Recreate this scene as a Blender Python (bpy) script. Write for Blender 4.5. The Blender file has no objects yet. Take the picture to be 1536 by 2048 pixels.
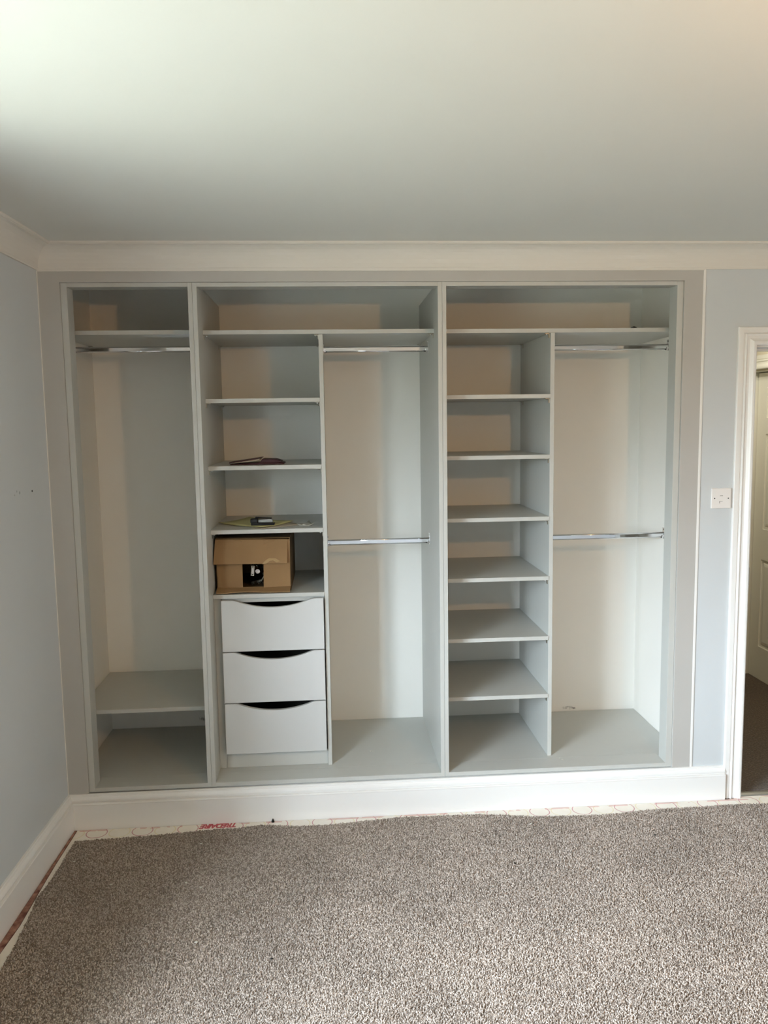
import bpy, bmesh, math, random
from mathutils import Vector, Matrix
random.seed(4)
PI = math.pi
scene = bpy.context.scene
COL = scene.collection

# ---------------------------------------------------------------- camera
F, YAW, PITCH, ROLL = 1601.71, -0.0678, -0.1111, 0.0148
cam_d = bpy.data.cameras.new('camera')
cam = bpy.data.objects.new('camera', cam_d); COL.objects.link(cam)
cam_d.sensor_fit = 'HORIZONTAL'; cam_d.sensor_width = 36.0
cam_d.lens = F / 1536.0 * 36.0
cam_d.clip_start = 0.02
Rz = Matrix.Rotation(YAW, 3, 'Z'); Rx = Matrix.Rotation(PITCH, 3, 'X'); Ry = Matrix.Rotation(ROLL, 3, 'Y')
Rw = Rz @ Rx @ Ry
m = Matrix((( Rw[0][0], Rw[0][2], -Rw[0][1]), (Rw[1][0], Rw[1][2], -Rw[1][1]), (Rw[2][0], Rw[2][2], -Rw[2][1]))).to_4x4()
m.translation = Vector((0.0, -3.3108, 1.691))
cam.matrix_world = m
scene.camera = cam

# ---------------------------------------------------------------- world, light, exposure
def lin(h):
    if isinstance(h, str):
        c = [int(h[i:i+2], 16) / 255 for i in (0, 2, 4)]
        return tuple(((v + .055) / 1.055) ** 2.4 if v > .04045 else v / 12.92 for v in c) + (1,)
    return tuple(h) + (1,)
SKY = 72
w = bpy.data.worlds.new('overcast_sky'); scene.world = w; w.use_nodes = True
nt = w.node_tree; nt.nodes.clear()
out = nt.nodes.new('ShaderNodeOutputWorld'); bg = nt.nodes.new('ShaderNodeBackground')
tc = nt.nodes.new('ShaderNodeTexCoord'); sp = nt.nodes.new('ShaderNodeSeparateXYZ'); cr = nt.nodes.new('ShaderNodeValToRGB')
mr = nt.nodes.new('ShaderNodeMapRange'); mr.inputs['From Min'].default_value = -1; mr.inputs['From Max'].default_value = 1
nt.links.new(tc.outputs['Generated'], sp.inputs[0]); nt.links.new(sp.outputs['Z'], mr.inputs['Value'])
nt.links.new(mr.outputs[0], cr.inputs[0]); nt.links.new(cr.outputs[0], bg.inputs[0]); nt.links.new(bg.outputs[0], out.inputs[0])
e = cr.color_ramp.elements
e[0].position = 0.0; e[0].color = (.12, .128, .108, 1)
e[1].position = 1.0; e[1].color = (.95, 1.07, 1.22, 1)
for p_, c_ in ((.49, (.12, .128, .108, 1)), (.515, (.42, .46, .50, 1)), (.56, (.85, .95, 1.07, 1)), (.8, (.9, 1.0, 1.13, 1))):
    q = e.new(p_); q.color = c_
bg.inputs[1].default_value = SKY
WY0, WY1, WZ0, WZ1 = -3.25, -1.36, 0.72, 2.08            # the bedroom window in the left wall
pl = bpy.data.lights.new('window_portal', 'AREA'); pl.shape = 'RECTANGLE'; pl.size = WY1 - WY0; pl.size_y = WZ1 - WZ0
pl.cycles.is_portal = True
po = bpy.data.objects.new('window_portal', pl); COL.objects.link(po)
po.matrix_world = Matrix.Translation((-1.56, (WY0 + WY1) / 2, (WZ0 + WZ1) / 2)) @ Matrix(((0, 0, -1), (1, 0, 0), (0, -1, 0))).to_4x4()
hl = bpy.data.lights.new('added_hall_light', 'AREA'); hl.shape = 'DISK'; hl.size = .3; hl.energy = 10; hl.color = (1, .93, .80)  # unseen lamp added to brighten the hall
ho = bpy.data.objects.new('added_hall_light', hl); COL.objects.link(ho); ho.location = (2.2, 1.15, 2.36)
scene.view_settings.view_transform = 'Standard'
scene.view_settings.look = 'None'
scene.view_settings.gamma = 1
scene.view_settings.use_curve_mapping = False
scene.view_settings.exposure = 0.0
BULB = 900.0
scene.cycles.diffuse_bounces = 10; scene.cycles.max_bounces = 14

# ---------------------------------------------------------------- helpers
def tag(o, label=None, cat=None, group=None, kind=None):
    if label: o['label'] = label
    if cat: o['category'] = cat
    if group: o['group'] = group
    if kind: o['kind'] = kind
    return o
def world_loc(o):
    v = Vector((0, 0, 0))
    while o: v += o.location; o = o.parent
    return v
def box(bm, x0, x1, y0, y1, z0, z1):
    vs = [bm.verts.new((x, y, z)) for z in (z0, z1) for y in (y0, y1) for x in (x0, x1)]
    for f in ((0, 2, 3, 1), (4, 5, 7, 6), (0, 1, 5, 4), (2, 6, 7, 3), (0, 4, 6, 2), (1, 3, 7, 5)):
        bm.faces.new([vs[i] for i in f])
    return vs
def prism(bm, pts, d, axis):
    """polygon in a plane extruded: pts are 3-D points, d the extrusion vector"""
    a = [bm.verts.new(p) for p in pts]; b = [bm.verts.new(Vector(p) + Vector(d)) for p in pts]
    n = len(pts); fs = [bm.faces.new(a), bm.faces.new(b[::-1])]
    for i in range(n): fs.append(bm.faces.new((a[i], b[i], b[(i+1) % n], a[(i+1) % n])))
    return fs
def tube(bm, p, q, rz, ry=None, n=16, cap=True):
    p, q = Vector(p), Vector(q); d = (q - p).normalized(); ry = ry or rz
    up = Vector((0, 0, 1)) if abs(d.z) < .9 else Vector((0, 1, 0))
    s = d.cross(up).normalized(); u = s.cross(d)
    r = []
    for c in (p, q):
        r.append([bm.verts.new(c + u * rz * math.sin(2*PI*i/n) + s * ry * math.cos(2*PI*i/n)) for i in range(n)])
    for i in range(n): f = bm.faces.new((r[0][i], r[0][(i+1) % n], r[1][(i+1) % n], r[1][i])); f.smooth = True
    if cap: bm.faces.new(r[0][::-1]); bm.faces.new(r[1])
def lathe(bm, prof, c, n=24, axis='Z'):
    rings = []
    for r, h in prof:
        ring = []
        for i in range(n):
            a = 2*PI*i/n
            v = (r*math.cos(a), r*math.sin(a), h) if axis == 'Z' else ((r*math.cos(a), h, r*math.sin(a)) if axis == 'Y' else (h, r*math.cos(a), r*math.sin(a)))
            ring.append(bm.verts.new(Vector(c) + Vector(v)))
        rings.append(ring)
    for k in range(len(rings)-1):
        for i in range(n):
            f = bm.faces.new((rings[k][i], rings[k][(i+1) % n], rings[k+1][(i+1) % n], rings[k+1][i])); f.smooth = True
    bm.faces.new(rings[0][::-1]); bm.faces.new(rings[-1])
def obj(name, bm, mat, parent=None, bevel=0, origin=None, segs=2):
    bmesh.ops.recalc_face_normals(bm, faces=bm.faces[:])
    if parent: o0 = world_loc(parent)
    elif origin is not None: o0 = Vector(origin)
    else:
        xs = [v.co for v in bm.verts]
        o0 = Vector(((min(c.x for c in xs)+max(c.x for c in xs))/2, (min(c.y for c in xs)+max(c.y for c in xs))/2, min(c.z for c in xs)))
    for v in bm.verts: v.co -= o0
    me = bpy.data.meshes.new(name); bm.to_mesh(me); bm.free()
    for mm in (mat if isinstance(mat, (list, tuple)) else [mat]): me.materials.append(mm)
    o = bpy.data.objects.new(name, me); COL.objects.link(o)
    if parent: o.parent = parent
    else: o.location = o0
    if bevel:
        b = o.modifiers.new('bevel', 'BEVEL'); b.width = bevel; b.segments = segs; b.limit_method = 'ANGLE'; b.harden_normals = False
    return o
def bx(name, mat, parent, *c, bevel=.0008):
    bm = bmesh.new(); box(bm, *c); return obj(name, bm, mat, parent, bevel)
def empty(name, loc, label, cat, group=None):
    o = bpy.data.objects.new(name, None); COL.objects.link(o); o.location = loc; o.empty_display_size = .05
    return tag(o, label, cat, group)
def struct(o): o['kind'] = 'structure'; return o

# ---------------------------------------------------------------- materials
def mat(name, col, rough=.5, metal=0, bump=0, bscale=400, var=0, vscale=3, spec=.5, emit=None, coat=0, sheen=0, vcol=None, bdist=.001):
    m = bpy.data.materials.new(name); m.use_nodes = True; t = m.node_tree; N = t.nodes; L = t.links
    b = N['Principled BSDF']; c = lin(col)
    b.inputs['Base Color'].default_value = c; b.inputs['Roughness'].default_value = rough; b.inputs['Metallic'].default_value = metal
    b.inputs['Specular IOR Level'].default_value = spec
    if coat: b.inputs['Coat Weight'].default_value = coat
    if sheen: b.inputs['Sheen Weight'].default_value = sheen
    tcn = N.new('ShaderNodeTexCoord')
    if var or vcol:
        n = N.new('ShaderNodeTexNoise'); n.inputs['Scale'].default_value = vscale; n.inputs['Detail'].default_value = 4
        L.new(tcn.outputs['Object'], n.inputs['Vector'])
        r = N.new('ShaderNodeValToRGB'); r.color_ramp.elements[0].position = .35; r.color_ramp.elements[1].position = .65
        c2 = lin(vcol) if vcol else tuple(min(1, v*(1+var)) for v in c[:3]) + (1,)
        r.color_ramp.elements[0].color = tuple(v*(1-var) for v in c[:3]) + (1,); r.color_ramp.elements[1].color = c2
        L.new(n.outputs['Fac'], r.inputs[0]); L.new(r.outputs[0], b.inputs['Base Color'])
    if bump:
        n = N.new('ShaderNodeTexNoise'); n.inputs['Scale'].default_value = bscale; n.inputs['Detail'].default_value = 2
        L.new(tcn.outputs['Object'], n.inputs['Vector'])
        k = N.new('ShaderNodeBump'); k.inputs['Strength'].default_value = bump; k.inputs['Distance'].default_value = bdist
        L.new(n.outputs['Fac'], k.inputs['Height']); L.new(k.outputs[0], b.inputs['Normal'])
    if emit:
        b.inputs['Emission Color'].default_value = lin(emit[0]); b.inputs['Emission Strength'].default_value = emit[1]
    return m
M_wall = mat('pale_blue_wall_paint', 'C7CCCE', .75, bump=.12, bscale=350, var=.012, vscale=2)
M_alc = mat('white_alcove_paint', 'EDEBE5', .7, bump=.1, bscale=350, var=.012, vscale=3)
M_ceil = mat('white_ceiling_paint', 'D9D9D3', .85, bump=.1, bscale=300, var=.01, vscale=1.5)
M_gloss = mat('white_gloss_woodwork', 'E7E6E3', .32, bump=.03, bscale=60, var=.008)
M_corn = mat('white_cornice_paint', 'DAD7CF', .7, bump=.05, bscale=200)
M_fasc = mat('warm_grey_painted_panel', 'B4B2AD', .6, bump=.06, bscale=300, var=.012, vscale=5)
M_mel = mat('grey_melamine_board', 'BDBEB9', .42, bump=.04, bscale=900, var=.006, vscale=30)
M_edge = M_mel
M_drw = mat('pale_grey_melamine_front', 'C8C9C7', .38, bump=.03, bscale=900)
M_dshade = mat('shade_darkened_drawer_sides', '4A4B4A', .6)  # darkened to paint in the shade behind the finger scoops
M_dark = mat('black_plastic', '070708', .45, spec=.3)
M_chrome = mat('polished_chrome', (.80, .80, .82), .09, 1)
M_steel = mat('nickel_plated_steel', (.50, .47, .40), .3, 1)
M_card = mat('brown_cardboard', '8A6C47', .8, bump=.15, bscale=150, var=.05, vscale=8)
M_cardd = mat('shaded_cardboard_inside', '5E4829', .85, bump=.15, bscale=150, var=.06, vscale=10)  # darker copy of the cardboard, shade inside the box put into its colour
M_tape = mat('clear_packing_tape', 'A2875E', .22, var=.03)
M_red = mat('dark_red_leatherette', '36080D', .5, bump=.2, bscale=500, spec=.3)
M_page = mat('cream_paper', 'B5AA98', .8)
M_env = mat('yellow_green_paper', 'C3C08A', .8, bump=.05, bscale=120)
M_scrap = mat('white_paper_scrap', 'CFCFC6', .8)
M_plastic = mat('white_socket_plastic', 'E6E2DE', .3)
M_slot = mat('grey_slot_plastic', '8F8A84', .5)  # grey plastic for the slot outlines
M_hallwall = mat('beige_hall_paint', 'C9C2AC', .8, bump=.08, bscale=300)
M_halldoor = mat('white_hall_door_paint', 'D9D8CC', .4, bump=.08, bscale=120)
M_thresh = mat('aluminium_threshold_bar', (.55, .56, .56), .35, 1)
M_board = mat('grubby_floorboard', '6B5546', .8, var=.25, vscale=14)
M_dirt = mat('dust_smudge', '9A9594', .9)

def carpet_mat(name, a, b_, c_, instanced, sc=230):
    m = bpy.data.materials.new(name); m.use_nodes = True; t = m.node_tree; N = t.nodes; L = t.links
    b = N['Principled BSDF']; b.inputs['Roughness'].default_value = .9; b.inputs['Specular IOR Level'].default_value = .2
    b.inputs['Sheen Weight'].default_value = .25; b.inputs['Sheen Roughness'].default_value = .4
    r = N.new('ShaderNodeValToRGB'); r.color_ramp.interpolation = 'LINEAR'
    el = r.color_ramp.elements; el[0].color = lin(a); el[1].color = lin(c_); q = el.new(.5); q.color = lin(b_)
    tcn = N.new('ShaderNodeTexCoord'); geo = N.new('ShaderNodeNewGeometry')
    # worn, slightly dirtier patches
    n2 = N.new('ShaderNodeTexNoise'); n2.inputs['Scale'].default_value = 2.6; n2.inputs['Detail'].default_value = 5
    L.new(geo.outputs['Position'], n2.inputs['Vector'])
    mr = N.new('ShaderNodeMapRange'); mr.inputs['From Min'].default_value = .3; mr.inputs['From Max'].default_value = .7
    mr.inputs['To Min'].default_value = .84; mr.inputs['To Max'].default_value = 1.1; L.new(n2.outputs['Fac'], mr.inputs['Value'])
    mx = N.new('ShaderNodeMix'); mx.data_type = 'RGBA'; mx.blend_type = 'MULTIPLY'; mx.inputs['Factor'].default_value = 1
    L.new(r.outputs[0], mx.inputs['A']); L.new(mr.outputs[0], mx.inputs['B']); L.new(mx.outputs['Result'], b.inputs['Base Color'])
    if instanced:
        oi = N.new('ShaderNodeObjectInfo'); L.new(oi.outputs['Random'], r.inputs[0])
    else:
        el[0].position = .3; el[2].position = .7
        v = N.new('ShaderNodeTexNoise'); v.inputs['Scale'].default_value = sc; v.inputs['Detail'].default_value = 3
        L.new(geo.outputs['Position'], v.inputs['Vector']); L.new(v.outputs['Fac'], r.inputs[0])
        k = N.new('ShaderNodeBump'); k.inputs['Strength'].default_value = .9; k.inputs['Distance'].default_value = .004
        L.new(v.outputs['Fac'], k.inputs['Height']); L.new(k.outputs[0], b.inputs['Normal'])
    return m
M_carpet = carpet_mat('taupe_carpet', '584C42', '786D63', '978C83', False)  # flat carpet toned down, its colour standing in for shade between tufts
M_tuft = carpet_mat('taupe_carpet_tufts', '796B5F', 'A1958A', 'C7BCB2', True)
M_hallcarpet = carpet_mat('brown_hall_carpet', '392E24', '4A3D30', '6A5B4A', False, 120)

def underlay_mat():
    m = bpy.data.materials.new('printed_white_underlay'); m.use_nodes = True; t = m.node_tree; N = t.nodes; L = t.links
    b = N['Principled BSDF']; b.inputs['Roughness'].default_value = .45
    geo = N.new('ShaderNodeNewGeometry'); s = N.new('ShaderNodeSeparateXYZ'); L.new(geo.outputs['Position'], s.inputs[0])
    def math_(op, a, bb=None, cc=None):
        n = N.new('ShaderNodeMath'); n.operation = op
        for i, v in enumerate((a, bb, cc)):
            if v is None: continue
            if isinstance(v, (int, float)): n.inputs[i].default_value = v
            else: L.new(v, n.inputs[i])
        return n.outputs[0]
    nz = N.new('ShaderNodeTexNoise'); nz.inputs['Scale'].default_value = 18; L.new(geo.outputs['Position'], nz.inputs['Vector'])
    wob = math_('MULTIPLY', math_('SUBTRACT', nz.outputs['Fac'], .5), .012)
    def ring(off, y0):
        u = math_('SUBTRACT', math_('PINGPONG', math_('ADD', s.outputs['X'], -off + 18.8), .094), 0)   # distance to the nearest centre
        v = math_('ADD', math_('SUBTRACT', s.outputs['Y'], y0), wob)
        d = math_('SQRT', math_('ADD', math_('MULTIPLY', u, u), math_('MULTIPLY', v, v)))
        return math_('LESS_THAN', math_('ABSOLUTE', math_('SUBTRACT', d, .042)), .0018)
    r1 = ring(.878, -.055); r2 = ring(.878 + .094, -.058)
    fade = math_('GREATER_THAN', s.outputs['X'], -.98)
    nz2 = N.new('ShaderNodeTexNoise'); nz2.inputs['Scale'].default_value = 9; L.new(geo.outputs['Position'], nz2.inputs['Vector'])
    band = math_('MULTIPLY', math_('MULTIPLY', math_('GREATER_THAN', s.outputs['Y'], -.040), math_('GREATER_THAN', nz2.outputs['Fac'], .52)), .55)
    base = N.new('ShaderNodeValToRGB'); base.color_ramp.elements[0].color = lin('E2DBCD'); base.color_ramp.elements[1].color = lin('F0ECE4')
    L.new(nz.outputs['Fac'], base.inputs[0])
    cur = base.outputs[0]
    for f_, c_ in ((r2, 'E0D6B4'), (r1, 'BE8488'), (band, 'C98F8B')):
        mx = N.new('ShaderNodeMix'); mx.data_type = 'RGBA'; L.new(f_, mx.inputs['Factor']); L.new(cur, mx.inputs['A']); mx.inputs['B'].default_value = lin(c_)
        cur = mx.outputs['Result']
    L.new(cur, b.inputs['Base Color'])
    k = N.new('ShaderNodeBump'); k.inputs['Strength'].default_value = .4; k.inputs['Distance'].default_value = .002
    L.new(nz.outputs['Fac'], k.inputs['Height']); L.new(k.outputs[0], b.inputs['Normal'])
    return m
M_under = underlay_mat()
M_print = mat('red_print', 'B5454F', .5, var=.2, vscale=60)
M_grip = mat('red_stained_gripper_wood', '7A4A40', .75, var=.25, vscale=30, vcol='AF8472', bump=.4, bscale=120)

def glass_mat():
    m = bpy.data.materials.new('window_glass'); m.use_nodes = True; t = m.node_tree; N = t.nodes; L = t.links
    N.remove(N['Principled BSDF']); o = N['Material Output']
    tr = N.new('ShaderNodeBsdfTransparent'); tr.inputs[0].default_value = (.93, .95, .95, 1)
    gl = N.new('ShaderNodeBsdfGlossy'); gl.inputs['Roughness'].default_value = 0
    mx = N.new('ShaderNodeMixShader'); mx.inputs[0].default_value = .04; L.new(tr.outputs[0], mx.inputs[1]); L.new(gl.outputs[0], mx.inputs[2])
    L.new(mx.outputs[0], o.inputs[0]); return m
M_glass = glass_mat()

# ---------------------------------------------------------------- dimensions (metres)
X0 = -1.1266                      # room corner with the left wall
SL = 0.0201                       # the left wall opens outwards by 2 cm per metre
def wx(y): return X0 + SL * y     # y is negative in the room
H = 2.40
RX, RY = 3.45, -4.75              # right wall, wall behind the camera
AL, AR, AD = -1.121, 1.5764, 0.679  # alcove left, right, back
ZC = 2.3033
ZF, ZL = 0.1726, 0.1545           # top and bottom of the wardrobe floor board
FX0, FX1 = -1.0417, 1.4871        # inner edges of the surround
DX0, DX1, DZ = 1.800, 2.56, 1.990 # doorway
XW = 1.5703

# ---------------------------------------------------------------- structure
bm = bmesh.new(); box(bm, -1.50, 3.75, -5.0, 3.6, -.12, 0)
struct(obj('floor', bm, M_board))
bm = bmesh.new(); box(bm, -1.95, 3.75, -5.0, 3.6, H, H + .1)
struct(obj('ceiling', bm, M_ceil))
# left wall with its window opening
bm = bmesh.new()
def lwall(y0, y1, z0, z1):
    a = [(wx(y0), y0, z0), (wx(y1), y1, z0), (wx(y1), y1, z1), (wx(y0), y0, z1)]
    prism(bm, a, (-.35, 0, 0), 'x')
lwall(RY - .1, WY0, 0, H); lwall(WY1, 0.0, 0, H); lwall(WY0, WY1, 0, WZ0); lwall(WY0, WY1, WZ1, H)
wl = struct(obj('wall_left', bm, M_wall, origin=(X0, -2, 0)))
bm = bmesh.new(); lathe(bm, [(.004, -.001), (.004, .0012), (.0015, .0016)], (wx(-.184), -.184, 1.452), 10, 'X')
obj('plug_hole', bm, M_dark, wl)['label'] = 'small dark screw hole'
for dy, dz, s in ((-.30, 1.455, .006), (-.325, 1.462, .004), (-.345, 1.45, .003)):
    bm = bmesh.new(); lathe(bm, [(s, 0), (s*.7, .0006)], (wx(dy), dy, dz), 9, 'X'); obj('scuff', bm, mat('grey_scuff', 'A6ADB0', .8), wl)
# alcove walls
bm = bmesh.new(); box(bm, AL - .25, AR + .12, AD, AD + .1, 0, H); wb = struct(obj('wall_alcove', bm, M_alc))
bm = bmesh.new(); box(bm, AL - .20, AL, 0.0, AD, 0, H); struct(obj('wall_alcove_left', bm, M_alc))
bm = bmesh.new(); box(bm, AR, AR + .12, 0.019, AD, 0, H); war = struct(obj('wall_alcove_right', bm, M_alc))
# back wall right of the wardrobe, with the doorway
bm = bmesh.new()
box(bm, XW - .001, DX0, 0, .018, 0, H); box(bm, AR + .12, DX0, .018, .12, 0, H)
box(bm, DX0, DX1, 0, .12, DZ, H); box(bm, DX1, RX + .1, 0, .12, 0, H)
struct(obj('wall_back', bm, M_wall))
bm = bmesh.new(); box(bm, RX, RX + .1, RY, 0, 0, H); struct(obj('wall_right', bm, M_wall))
bm = bmesh.new(); box(bm, X0 - .8, RX + .1, RY - .1, RY, 0, H); struct(obj('wall_front', bm, M_wall))
# blockwork below and above the wardrobe is hidden by the surround, the base fills the plinth
bm = bmesh.new(); box(bm, AL, AR, .02, AD, 0, ZL - .001); struct(obj('trim_1', bm, M_alc))

def sweep(bm, prof, path):
    """prof: (projection, z) points; path: functions p -> (x, y)"""
    rows = [[bm.verts.new((f(p)[0], f(p)[1], z)) for p, z in prof] for f in path]
    n = len(prof)
    for a, b in zip(rows, rows[1:]):
        for i in range(n - 1): bm.faces.new((a[i], a[i+1], b[i+1], b[i]))
    bm.faces.new(rows[0]); bm.faces.new(rows[-1][::-1])
# cornice
cp = [(0, ZC), (.007, ZC), (.0075, ZC + .006), (.0095, ZC + .008)]
for i in range(9):
    t = i / 8 * PI / 2
    cp.append((.0725 - .062*math.cos(t), ZC + .010 + .076*math.sin(t)))
cp += [(.0725, 2.3915), (.0785, 2.3925), (.0800, 2.3955), (.0800, H - .0002), (0, H - .0002)]
bm = bmesh.new(); sweep(bm, cp, [lambda p: (wx(0) + p, -p), lambda p: (RX, -p)])
o = struct(obj('trim_2', bm, M_corn)); 
bm = bmesh.new(); sweep(bm, cp, [lambda p: (wx(0) + p, -p), lambda p: (wx(RY) + p, RY)])
o = struct(obj('trim_3', bm, M_corn))
# skirting
ST = .1525
sk = [(0, ST), (.0085, ST), (.0105, ST-.002), (.0110, ST-.007), (.0135, ST-.0085), (.0165, ST-.014), (.0190, ST-.021), (.0195, ST-.027), (.0140, ST-.0300),
      (.0135, ST-.0330), (.0240, ST-.0350), (.0262, ST-.0380), (.0250, ST-.0410), (.0250, .003), (0, .003)]
bm = bmesh.new(); sweep(bm, sk, [lambda p: (wx(0) + p, -p), lambda p: (1.7235, -p)])
struct(obj('baseboard_back', bm, M_gloss))
bm = bmesh.new(); sweep(bm, sk, [lambda p: (wx(0) + p, -p), lambda p: (wx(RY) + p, RY)])
struct(obj('baseboard_left', bm, M_gloss))
bm = bmesh.new(); sweep(bm, sk, [lambda p: (DX1 + .08, -p), lambda p: (RX, -p)])
struct(obj('baseboard_back_right', bm, M_gloss))
# caulk lines
bm = bmesh.new(); box(bm, wx(0) - .001, wx(0) + .0035, -.006, .001, ST, ZC); struct(obj('trim_4', bm, M_corn, bevel=.002))
bm = bmesh.new(); box(bm, XW - .003, XW + .0085, -.004, .0, ST, ZC); struct(obj('trim_5', bm, M_gloss, bevel=.0015))
bm = bmesh.new(); box(bm, X0, XW, -.0055, .0, ZC - .004, ZC + .002); struct(obj('trim_6', bm, M_corn, bevel=.0015))

# window in the left wall
wroot = bpy.data.objects.new('window_1', None); COL.objects.link(wroot); wroot.location = (wx(-2.1) - .12, -2.18, WZ0); struct(wroot)
WYA, WYB = WY0 + (WY1 - WY0) / 3, WY0 + (WY1 - WY0) * 2 / 3
bm = bmesh.new(); xf0, xf1 = wx(-2.1) - .345, wx(-2.1) - .265
for a in ((WY0, WY0+.06, WZ0, WZ1), (WY1-.06, WY1, WZ0, WZ1), (WY0, WY1, WZ0, WZ0+.06), (WY0, WY1, WZ1-.06, WZ1), (WYA-.035, WYA+.035, WZ0, WZ1), (WYB-.035, WYB+.035, WZ0, WZ1)):
    box(bm, xf0, xf1, *a)
obj('window_frame', bm, M_gloss, wroot, .003)
for ya, yb in ((WY0 + .05, WYA - .03), (WYA + .03, WYB - .03), (WYB + .03, WY1 - .05)):
    bm = bmesh.new(); box(bm, xf0 + .028, xf0 + .032, ya, yb, WZ0 + .05, WZ1 - .05); obj('window_pane', bm, M_glass, wroot)
bm = bmesh.new(); box(bm, xf1, wx(-2.1) + .03, WY0 + .002, WY1 - .002, WZ0, WZ0 + .02); obj('window_sill', bm, M_gloss, wroot, .003)

# unseen curtains added at the window; the near one blocks grazing daylight
M_curt = mat('pale_grey_curtain_cloth', 'B9B6AF', .85, bump=.2, bscale=500)
def curtain(y0, y1, label):
    bm = bmesh.new(); n = 60; rows = []
    for zi, z in enumerate((.03, .7, 1.5, 2.26)):
        row = []
        for i in range(n + 1):
            t = i / n; y = y0 + (y1 - y0) * t; k = .045 + .010 * (1 - zi / 3)
            row.append(bm.verts.new((wx(y) + .082 + k * math.sin(t * PI * 9), y, z)))
        rows.append(row)
    for a, b in zip(rows, rows[1:]):
        for i in range(n): f = bm.faces.new((a[i], a[i+1], b[i+1], b[i])); f.smooth = True
    o = obj('curtain', bm, M_curt); sd = o.modifiers.new('thickness', 'SOLIDIFY'); sd.thickness = .003
    return tag(o, label, 'curtain', 'added curtains at the side window')
curtain(-1.20, -1.40, 'added light-blocking pale grey full-length curtain, nearer the wardrobe')
curtain(-3.24, -3.50, 'added pale grey full-length curtain drawn open, farther from the wardrobe')
cp_ = empty('added_curtain_pole', (wx(-2.3) + .10, -2.35, 2.275), 'added metal curtain pole above the side window', 'curtain pole')
bm = bmesh.new(); tube(bm, (wx(-1.19) + .098, -1.19, 2.275), (wx(-3.55) + .098, -3.55, 2.275), .012); obj('pole', bm, M_steel, cp_)
for y in (-1.50, -3.1):
    bm = bmesh.new(); tube(bm, (wx(y) - .001, y, 2.275), (wx(y) + .098, y, 2.275), .006); lathe(bm, [(.02, 0), (.02, .004)], (wx(y), y, 2.275), 16, 'X'); obj('pole_bracket', bm, M_steel, cp_)

# doorway: architrave, lining, threshold
droot = bpy.data.objects.new('door_1', None); COL.objects.link(droot); droot.location = (DX0, 0, 0); struct(droot)
ap = [(0, 0), (0, .010), (.002, .012), (.022, .013), (.0235, .0095), (.0255, .0095), (.027, .0155), (.031, .018), (.035, .0165), (.038, .0125), (.048, .0135), (.056, .0195),
      (.061, .024), (.069, .0245), (.074, .022), (.0765, .017), (.0765, 0)]
AX = DX0 - .0765; AZ = DZ + .0765
bm = bmesh.new()
def arch_path(bm, x0, z0, x1, sgn=1, yp=lambda t: -t):
    fs = [lambda w, t: (x0 + w, yp(t), .002), lambda w, t: (x0 + w, yp(t), z0 - w), lambda w, t: (x1 - w, yp(t), z0 - w), lambda w, t: (x1 - w, yp(t), .002)]
    rows = [[bm.verts.new(f(w, t)) for w, t in ap] for f in fs]
    for a, b in zip(rows, rows[1:]):
        for i in range(len(ap) - 1): bm.faces.new((a[i], a[i+1], b[i+1], b[i]))
    bm.faces.new(rows[0]); bm.faces.new(rows[-1][::-1])
arch_path(bm, AX, AZ, DX1 + .0765)
obj('architrave', bm, M_gloss, droot)
bm = bmesh.new(); box(bm, DX0 - .001, DX0 + .006, .0, .12, 0, DZ); box(bm, DX1 - .006, DX1 + .001, 0, .12, 0, DZ); box(bm, DX0, DX1, 0, .12, DZ - .006, DZ + .001)
obj('door_lining', bm, M_gloss, droot, .001)
bm = bmesh.new(); box(bm, DX0 + .006, DX0 + .016, .05, .085, 0, DZ - .006); box(bm, DX0 + .006, DX1 - .006, .05, .085, DZ - .018, DZ - .006); obj('door_stop', bm, M_gloss, droot, .001)
bm = bmesh.new(); box(bm, DX0 - .0055, DX0 + .0068, -.010, .03, .968, 1.045); obj('strike_plate', bm, mat('tarnished_strike_plate', (.35, .33, .3), .35, 1), droot, .001)['label'] = 'dull metal strike plate'
# hall beyond the doorway
HX = 2.69
bm = bmesh.new()
box(bm, HX, HX + .1, .12, .80, 0, H); box(bm, HX, HX + .1, 1.662, 3.3, 0, H); box(bm, HX, HX + .1, .80, 1.662, 1.976, H)
struct(obj('wall_hall_right', bm, M_hallwall))
bm = bmesh.new(); box(bm, HX - 1.1, HX + .1, 3.3, 3.4, 0, H); struct(obj('wall_hall_back', bm, M_hallwall))
bm = bmesh.new(); box(bm, HX + .1, HX + .2, .6, 1.9, 0, H); struct(obj('wall_hall_light_block', bm, M_hallwall))  # unseen slab added behind the closed door to stop stray light
bm = bmesh.new(); box(bm, AR + .12, AR + .20, .12, 3.3, 0, H); struct(obj('wall_hall_left', bm, M_hallwall))
bm = bmesh.new()
box(bm, AR + .2, HX, .03, 3.3, .0, .009); box(bm, HX, HX + .09, .812, 1.652, 0, .009)
o = obj('hall_carpet', bm, M_hallcarpet); tag(o, 'dark brown carpet in the hall seen through the doorway', 'carpet')
bm = bmesh.new()
pr = [(0, .0), (.006, .006), (.018, .0085), (.030, .0085), (.042, .006), (.048, 0)]
a = [bm.verts.new((DX0 + .006, -.004 + p, .001 + z)) for p, z in pr]; b = [bm.verts.new((DX1 - .006, -.004 + p, .001 + z)) for p, z in pr]
for i in range(len(pr)-1): bm.faces.new((a[i], a[i+1], b[i+1], b[i]))
bm.faces.new((a[0], a[-1], b[-1], b[0])); bm.faces.new(a); bm.faces.new(b[::-1])
o = obj('threshold_bar', bm, M_thresh); tag(o, 'thin metal threshold bar across the foot of the doorway', 'threshold')
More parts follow.
